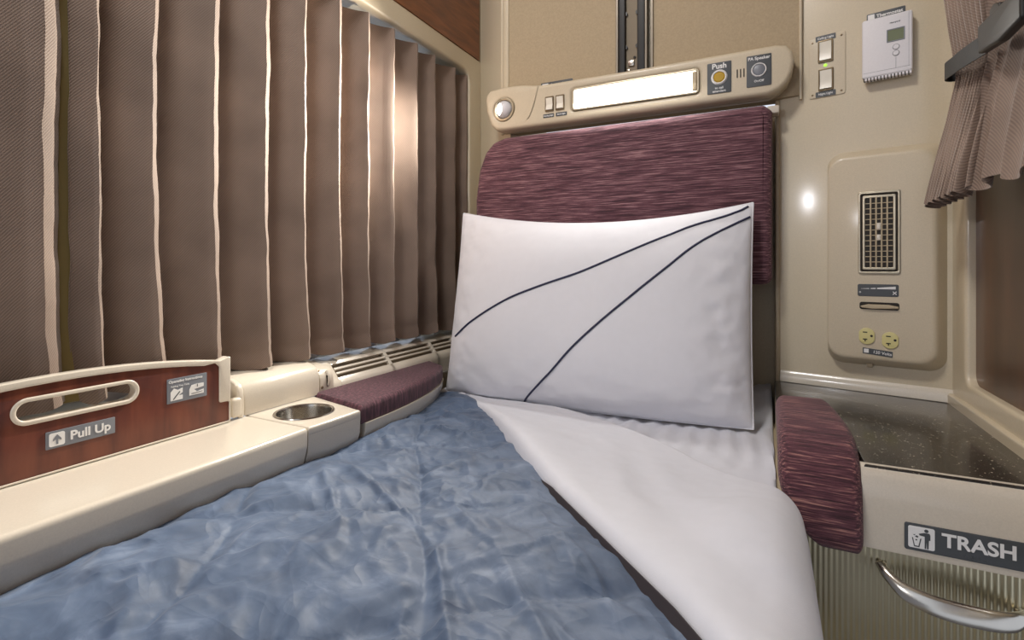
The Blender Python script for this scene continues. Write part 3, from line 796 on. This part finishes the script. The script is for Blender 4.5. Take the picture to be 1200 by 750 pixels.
def lower_body(edge, y0, z_top):
    prof = [(0, z_top), (.0, z_top-.002), (-.0015, .662), (-.007, .646), (-.018, .628), (-.034, .610), (-.05, .52)]
    vs = []; fs = []; m = len(prof)
    for x, y in edge:
        for dx, z in prof: vs.append((x+dx, y, z))
        vs.append((-.764, y, .52)); vs.append((-.764, y, z_top))
    M_ = m+2
    for i in range(len(edge)-1):
        for k in range(M_): fs.append((i*M_+k, i*M_+(k+1) % M_, (i+1)*M_+(k+1) % M_, (i+1)*M_+k))
    fs += [tuple(range(M_)), tuple((len(edge)-1)*M_+k for k in range(M_))]
    return mesh_from('lb', vs, fs, 50)
l1 = lower_body([(p[0]-.0003, p[1]) for p in e1]+[(-.6118, .657)], .551, .690)
# remove its top so that the cup hole stays open
bm = bmesh.new(); bm.from_mesh(l1)
bmesh.ops.delete(bm, geom=[f for f in bm.faces if f.normal.z > .9], context='FACES'); bm.to_mesh(l1); bm.free()
blk2 = prism([[(-.762, .551)]+e1+[(-.6115, .6565), (-.762, .6905)], circle(-.689, .608, .046, 48)], FT(0), .686, .7005, .004, 3)
l2 = lower_body([(p[0], p[1]) for p in e2], .657, .6745)
link('shell', join([blk2, l1, l2]), CREAM, ca)
g = FT(.7005) @ Matrix.Translation((-.689, .608, 0))
link('cup_holder', lathe([(0, -.052), (.028, -.052), (.036, -.048), (.040, -.036), (.0425, -.004), (.0435, .0005), (.0455, .0016), (.0475, .0012), (.048, 0)], g, 56), STEEL, ca)
padp = [(-.758, .6935), (-.613, .660)]+[(p[0]-.0015, p[1]) for p in e2 if p[1] < 1.03]+[(-.758, 1.060)]
me = prism(padp, FT(0), .672, .7060, .009, 5)
for v in me.vertices:
    if v.co.z > .696: v.co.z += .004*math.sin(max(0, min(1, (v.co.y-.67)/.34))*PI)
link('arm_pad', me, MAROON_P, ca)

sill = spline([(-.757, .665), (-.757, .695), (-.7575, .704), (-.760, .711), (-.765, .7165)], 3)
so = [(p[0], p[1]) for p in sill]
nt_ = [(-.7680, .7190), (-.7750, .7135), (-.7960, .7370), (-.7880, .7430)]   # recess of the louvres
vent = thing('sill_vent', 'cream louvered vent running along the sill behind the maroon pad', 'vent')
secA = so+nt_+[(-.793, .7480), (-.835, .7520), (-.835, .665)]
secB = so+[(-.7680, .7190), (-.7880, .7430), (-.793, .7480), (-.835, .7520), (-.835, .665)]
link('housing', join([extr_y(secB, .700, .762, .0005), extr_y(secA, .762, 1.285, .0002), extr_y(secB, 1.285, 1.33, .0005)]+[extr_y(secB, y, y+.010, .0004) for y in (.919, 1.095, 1.20)]), CREAM, vent)
dsl = Vector((-.7880+.7680, 0, .7430-.7190)).normalized()
link('grille_back', extr_y([(-.7745, .7145), (-.7955, .7368), (-.7948, .7376), (-.7738, .7153)], .764, 1.283, .0001), SHADE, vent)  # added liner strip; its darker colour stands in for shade between the slats
for k in range(2):
    c = Vector((-.7680, 0, .7190))+dsl*(.0104+.0104*k)
    a = c-dsl*.0020; b2 = c+dsl*.0020; n_ = Vector((.768, 0, .640))
    link('slat', extr_y([(a.x, a.z), (b2.x, b2.z), (b2.x-n_.x*.003, b2.z-n_.z*.003), (a.x-n_.x*.003, a.z-n_.z*.003)], .764, 1.283, .0002), CREAM, vent)
# hinge bracket with lever
hb = thing('hinge_bracket', 'small cream hinge bracket with a slotted lever between cover and vent', 'bracket')
secC = [(-.7555, .700), (-.7555, .726), (-.7575, .735), (-.764, .7425), (-.775, .7485), (-.835, .756), (-.835, .700)]
link('base', extr_y(secC, .7035, .738, .002), CREAM, hb)
link('slot', join([box(-.7580, -.7535, .7195, .7265, .712, .733, .001)]), DARK, hb)
link('lever', tube([(-.754, .7225, .714), (-.7515, .7230, .722), (-.7535, .7235, .732), (-.760, .724, .741)], .0028, 10, up=Vector((0, 1, 0))), CREAM, hb)
link('screw', lathe([(0, .0015), (.0025, .001), (.0028, 0)], frame((-.7555, .7085, .712), (0, 1, 0), (0, 0, 1)), 14), DARKFRAME, hb)
link('screw', lathe([(0, .0015), (.0025, .001), (.0028, 0)], frame((-.765, .7080, .7428), (0, 1, 0), (-.6, 0, .8)), 14), DARKFRAME, hb)
# rounded cover over the table hinge
secD = spline([(-.753, .7015), (-.753, .722), (-.7545, .738), (-.760, .750), (-.772, .757), (-.795, .762), (-.835, .765)], 4)
hc = thing('hinge_cover', 'rounded glossy cream cover beside the end of the wooden panel', 'cover')
link('shell', extr_y([(p[0], p[1]) for p in secD]+[(-.835, .7015)], .543, .7015, .004), CREAM, hc)
secE = spline([(-.7500, .7015), (-.750, .722), (-.7510, .742), (-.757, .753), (-.772, .760), (-.80, .7645), (-.835, .766)], 4)
link('end_collar', extr_y([(p[0], p[1]) for p in secE]+[(-.835, .7015)], .532, .5428, .003), CREAM, hc)
link('roller', prism(rrect(.520, .7035, .5385, .735, .006), FL(-.7635), 0, .016, .005), CREAM, hc)

# ------------------------------------------------------------------ wooden pull-up panel
F = FL(-.748)
tp = thing('pull_up_panel', 'mahogany pull up table panel with cream rim and hand slot', 'folding table')
arc = [(y, .8165-.50*(y-.315)**2) for y in [-.15+.65*k/26 for k in range(27)]]
out = [(-.15, .7015), (.5165, .7015), (.5165, .802), (.5120, .8035)]+list(reversed([p for p in arc if p[0] < .505]))
fr_in = [(-.14, .7035), (.5145, .7035), (.5145, .7335), (.5065, .7345), (.4985, .7345), (.4985, .790), (.492, .7965)]+[(y, z-.0085) for y, z in reversed(arc) if y < .485]
hy0, hy1, hz0, hz1 = .2580, .3870, .7640, .7945
slot = rrect(hy0, hz0, hy1, hz1, .0150, 8)
link('rim', prism([out, roundpoly(fr_in, [0, .002, .003, .003, .004, .004, .004]+[0]*(len(fr_in)-7), 3)], F, -.012, .0022, .0018), CREAM, tp)
link('wood_face', prism([[(-.145, .703), (.5155, .703), (.5155, .800)]+[(y, z-.003) for y, z in reversed(arc) if y < .505], slot], F, -.012, .0, .0002), MAHOG, tp)
link('slot_rim', prism([rrect(hy0-.0005, hz0-.0005, hy1+.0005, hz1+.0005, .0153, 8), rrect(hy0+.0045, hz0+.0048, hy1-.0045, hz1-.0045, .0105, 8)], F, -.013, .0022, .0018), CREAM, tp)
p = link('pull_label', prism(rrect(.2885, .7300, .3590, .7505, .001), F, 0, .0011, .0003), GREY_S, tp)
link('lettering', text('Pull Up', .0145, F, .3115, .7402, .0013, 'LEFT', .0004), INK, p)
link('arrow_icon', prism(rrect(.2915, .7325, .3065, .7480, .002), F, .0010, .0015), INK, p)
link('arrow', prism([(.2980, .7345), (.3000, .7345), (.3000, .7405), (.3030, .7385), (.3030, .7408), (.2990, .7460), (.2950, .7408), (.2950, .7385), (.2980, .7405)], F, .0013, .0018), GREY_S, p)
p = link('instruction_label', prism(rrect(.4225, .7505, .4790, .7850, .001), F, 0, .0011, .0003), GREY_S, tp)
link('lettering', join([text('Operating Instructions', .0052, F, .4245, .7805, .0013, 'LEFT', .0001), text('Folding Tray Table', .0034, F, .4275, .7735, .0013, 'LEFT', .0)]), INK, p)
link('diagram', join([prism([(.427, .7540), (.4435, .7540), (.4435, .7600), (.4375, .7600), (.4435, .7635), (.4435, .7700), (.4370, .7680), (.4315, .7710), (.4270, .7660)], F, .0011, .0015),
                      prism([(.453, .7560), (.4740, .7560), (.4740, .7620), (.4640, .7600), (.4600, .7640), (.4740, .7660), (.4740, .7710), (.4640, .7715), (.4560, .7705), (.4530, .7650)], F, .0011, .0015)]), INK, p)
link('diagram_line', join([prism([(.4300, .7560), (.4310, .7550), (.4400, .7650), (.4390, .7660)], F, .0014, .0018), prism([(.4640, .7670), (.4650, .7670), (.4650, .7712), (.4640, .7712)], F, .0014, .0018), prism([(.4560, .7580), (.4720, .7590), (.4720, .7596), (.4560, .7588)], F, .0014, .0018)]), GREY_L, p)
link('hinge_pin', box(-.765, -.750, .40, .50, .7005, .712, .002), ALU, tp)

# ------------------------------------------------------------------ window curtains
crests = [-.30, -.20, -.10, .0, .10, .20, .306, .353, .429, .520, .612, .694, .783, .867, .952, 1.040, 1.122, 1.218, 1.278]
def curtain(cr, z0, z1, seed, end_roll=True):
    """accordion folds; each pleat: broad face turned to the foot end, narrow crest, short return"""
    path = []
    for i in range(len(cr)-1):
        y0, y1 = cr[i], cr[i+1]; p = y1-y0
        # starts just after crest i: return into the valley, then broad face up to crest i+1
        seq = [(.00, -.011), (.04, -.022), (.09, -.035), (.13, -.040), (.18, -.040), (.32, -.033), (.48, -.0235), (.64, -.014), (.70, -.0095), (.78, -.0045), (.845, -.0005), (.860, 0), (.955, -.0048), (.98, -.0075)]
        for t_, d in seq:
            if i == 0 and t_ < .13: continue
            path.append((y0+p*t_, d*(.52 if p < .06 else .9), i+t_))
    path += [(cr[-1], -.011, len(cr)-1), (cr[-1]+.006, -.018, len(cr)-1), (cr[-1]+.010, -.026, len(cr)-1)]
    nz = 90
    def fn(a, b):
        i = int(round(a*(len(path)-1))); y, d, s = path[i]
        z = z0+(z1-z0)*b
        lo = max(0, 1-(z-z0)/.30); hi = max(0, 1-(z1-z)/.10)
        x = WX-.004+d*(1+.25*lo**2)
        w_ = .0025*fbm(s*1.3+seed, z*3, seed)+.0015*fbm(s*2.1, z*14, seed+3)
        x += w_*.8; yy = y+w_*1.0+.010*lo**3+.0015*math.sin(z*5+s*1.7)*lo
        if .026 < b < .045: x -= .0018
        zz = z + (0.004*math.sin(s*2*PI+1)+.003*fbm(s*3, 1, seed))*lo**4 - .004*hi*abs(math.sin(s*PI))
        x = min(x, WX+.001)
        return Vector((x, yy, zz))
    return grid(fn, len(path), nz, .0012, ang=28)
c1 = thing('window_curtain', 'taupe pleated window curtain at the foot end, left of the olive gap', 'curtain')
link('pleated_cloth', curtain(crests[:6]+[.314], .768, 1.502, 1), CURT, c1)
c1l = link('lining', grid(lambda a, b: Vector((-.806+.006*a, .318+a*.040, .768+b*.73)), 4, 12, .0015), OLIVE, c1)
c2 = thing('window_curtain', 'wide taupe pleated window curtain reaching to the head end corner', 'curtain')
link('pleated_cloth', curtain([.328]+[c+.006 for c in crests[7:]], .766, 1.503, 6), CURT, c2)

def lin_fn(a, b):
    y = .36+a*.90; zb = .770-.017*abs(math.sin(y*PI/.088))
    return Vector((-.8295-.004*b+.001*math.sin(y*70)*(1-b), y, zb+(1.49-zb)*b))
link('lining', grid(lin_fn, 200, 20, .001), SHEET, c2)

# ------------------------------------------------------------------ tied door curtain
def dcurt(a, b):
    z = 1.045+b*1.10
    tie = 1.235
    # spread of the bundle
    if z < tie: k = (tie-z)/.19; ys = 1.040+.034*k; xs = .277-.027*k; ye = .56-.03*k
    else: k = min(1, (z-tie)/.28); ys = 1.040+.022*k; xs = .277-.010*k; ye = .56-.02*k
    kk = min(1, abs(z-tie)/.15)
    s = a
    y = ys+(ye-ys)*(s**1.0)
    x = xs-(.012+.0*kk)*math.sin(min(1, s*1.6)*PI*.5)+.012*s
    amp = (.0035+.009*kk)*(1 if s < .34 else max(.30, 1-(s-.34)*2.6))
    ph = 2*PI*(s*34 if s < .34 else .34*34+(s-.34)*13)
    f = math.sin(ph+1.2*fbm(s*4, z*2.2, 3))
    x += amp*f*.9-.004; y += amp*.9*math.cos(ph)
    x += .004*fbm(s*6, z*4, 9)
    if s < .04: x += .012*(1-s/.04)
    z2 = z+(.006*math.sin(ph*.5+1)+.010*s*0)*max(0, 1-b*8)
    return Vector((min(x, .297), y, z2))
dc = thing('door_curtain', 'taupe curtain gathered with a black strap at the right wall', 'curtain')
link('gathered_cloth', grid(dcurt, 420, 70, .0012, ang=60), CURT, dc)
bl = thing('strap', 'black webbing strap with buckle tying the curtain at the right wall', 'strap')
def strap_fn(a, b):
    # passes round the front of the bundle
    P = spline_at([Vector(p) for p in ((.299, 1.062, 1.258), (.272, 1.060, 1.257), (.258, 1.03, 1.2530), (.250, .96, 1.2410), (.245, .88, 1.2270), (.244, .80, 1.2175), (.244, .72, 1.2110), (.244, .60, 1.205))], a)
    return P+Vector((.001*math.sin(a*20), 0, (b-.5)*.026))
link('webbing', grid(strap_fn, 60, 5, .0016), STRAPM, bl)
bk = prism(roundpoly([(-.805, 1.2010), (-.805, 1.2350), (-.745, 1.2330), (-.690, 1.2290), (-.690, 1.1950), (-.745, 1.1930)], .005), FR(.244), .001, .012, .003)
bu = link('buckle', bk, BLACK, bl)
link('prong', prism(roundpoly([(-.7750, 1.2190), (-.7750, 1.2410), (-.7640, 1.2440), (-.748, 1.2380), (-.748, 1.2190)], .004), FR(.244), .002, .010, .002), BLACK, bu)

# ------------------------------------------------------------------ ceiling lamp
cl = thing('ceiling_lamp', 'round ceiling lamp above the middle of the compartment', 'ceiling lamp')
g = frame((-.50, .10, 2.38), (1, 0, 0), (0, -1, 0))
link('lamp_base', lathe([(0, 0), (.15, 0), (.15, .018), (.14, .022), (0, .022)], g), CREAM, cl)
link('lamp_shade', lathe([(.138, .020), (.13, .035), (.09, .048), (0, .052)], g), E_CEIL, cl)

# opposite end of the compartment: short wall with the other seat's reading lamp
struct('wall_front_left', box(-1.0, -.50, -1.10, -1.06, 0, 2.38), CREAM_W)
ol_ = thing('reading_lamp', 'round reading lamp on the wall at the foot end of the bed', 'lamp')
g = frame((-.70, -1.06, 1.335), (-1, 0, 0), (0, 0, 1))
link('lamp_base', lathe([(0, 0), (.05, 0), (.05, .05), (.042, .062), (.030, .064), (.026, .058)], g), CREAM_UNIT, ol_)
link('bulb', lathe([(.027, .056), (.022, .066), (.012, .072), (0, .074)], g), E_OPP, ol_)

finish()

# ------------------------------------------------------------------ lights
def area(name, loc, tgt, size, power, col, shape='DISK', sy=None):
    l = bpy.data.lights.new(name, 'AREA'); l.shape = shape; l.size = size
    if sy: l.size_y = sy
    l.energy = power; l.color = col
    o = bpy.data.objects.new(name, l); COL.objects.link(o); o.location = loc
    o.rotation_euler = (Vector(tgt)-Vector(loc)).to_track_quat('-Z', 'Y').to_euler(); return o
area('ceiling_lamp_light', (-.50, .10, 2.31), (-.30, .55, .7), .28, 15.5, (1, .97, .93))
area('bar_light', (-.272, 1.166, 1.346), (-.272, .6, 1.10), .28, 2.2, (1, .96, .90), 'RECTANGLE', .045)
sl_ = bpy.data.lights.new('reading_spot', 'SPOT'); sl_.energy = 72; sl_.spot_size = math.radians(108); sl_.spot_blend = 1.0; sl_.color = (1, .93, .82); sl_.shadow_soft_size = .012
so_ = bpy.data.objects.new('reading_spot', sl_); COL.objects.link(so_); so_.location = Vector((-.604, 1.176, 1.349))+aim*.022
so_.rotation_euler = Vector((-.10, -.97, -.25)).to_track_quat('-Z', 'Y').to_euler()

s2 = bpy.data.lights.new('opposite_spot', 'SPOT'); s2.energy = 13; s2.spot_size = math.radians(100); s2.spot_blend = .8; s2.color = (.93, .94, 1); s2.shadow_soft_size = .025
s2o = bpy.data.objects.new('opposite_spot', s2); COL.objects.link(s2o); s2o.location = (-.70, -.975, 1.335)
s2o.rotation_euler = Vector((.5, 1.6, -.55)).to_track_quat('-Z', 'Y').to_euler()

wd = bpy.data.worlds.new('world'); S.world = wd; wd.use_nodes = True
bg = wd.node_tree.nodes['Background']; bg.inputs[0].default_value = (.84, .89, 1.0, 1); bg.inputs[1].default_value = 1.0

# ------------------------------------------------------------------ camera
cd = bpy.data.cameras.new('camera'); cam = bpy.data.objects.new('camera', cd); COL.objects.link(cam)
cd.sensor_width = 36; cd.lens = 36*596/1200; cd.clip_start = .01
cd.shift_y = -64/1200
cam.location = (0, 0, .945); cam.rotation_euler = (PI/2, 0, math.asin(.4441))
S.camera = cam
S.view_settings.view_transform = 'Standard'; S.view_settings.look = 'None'; S.view_settings.gamma = 1
S.view_settings.use_curve_mapping = False; S.view_settings.exposure = 0.0
S.cycles.max_bounces = 8; S.cycles.use_denoising = True
S.cycles.sample_clamp_indirect = 4
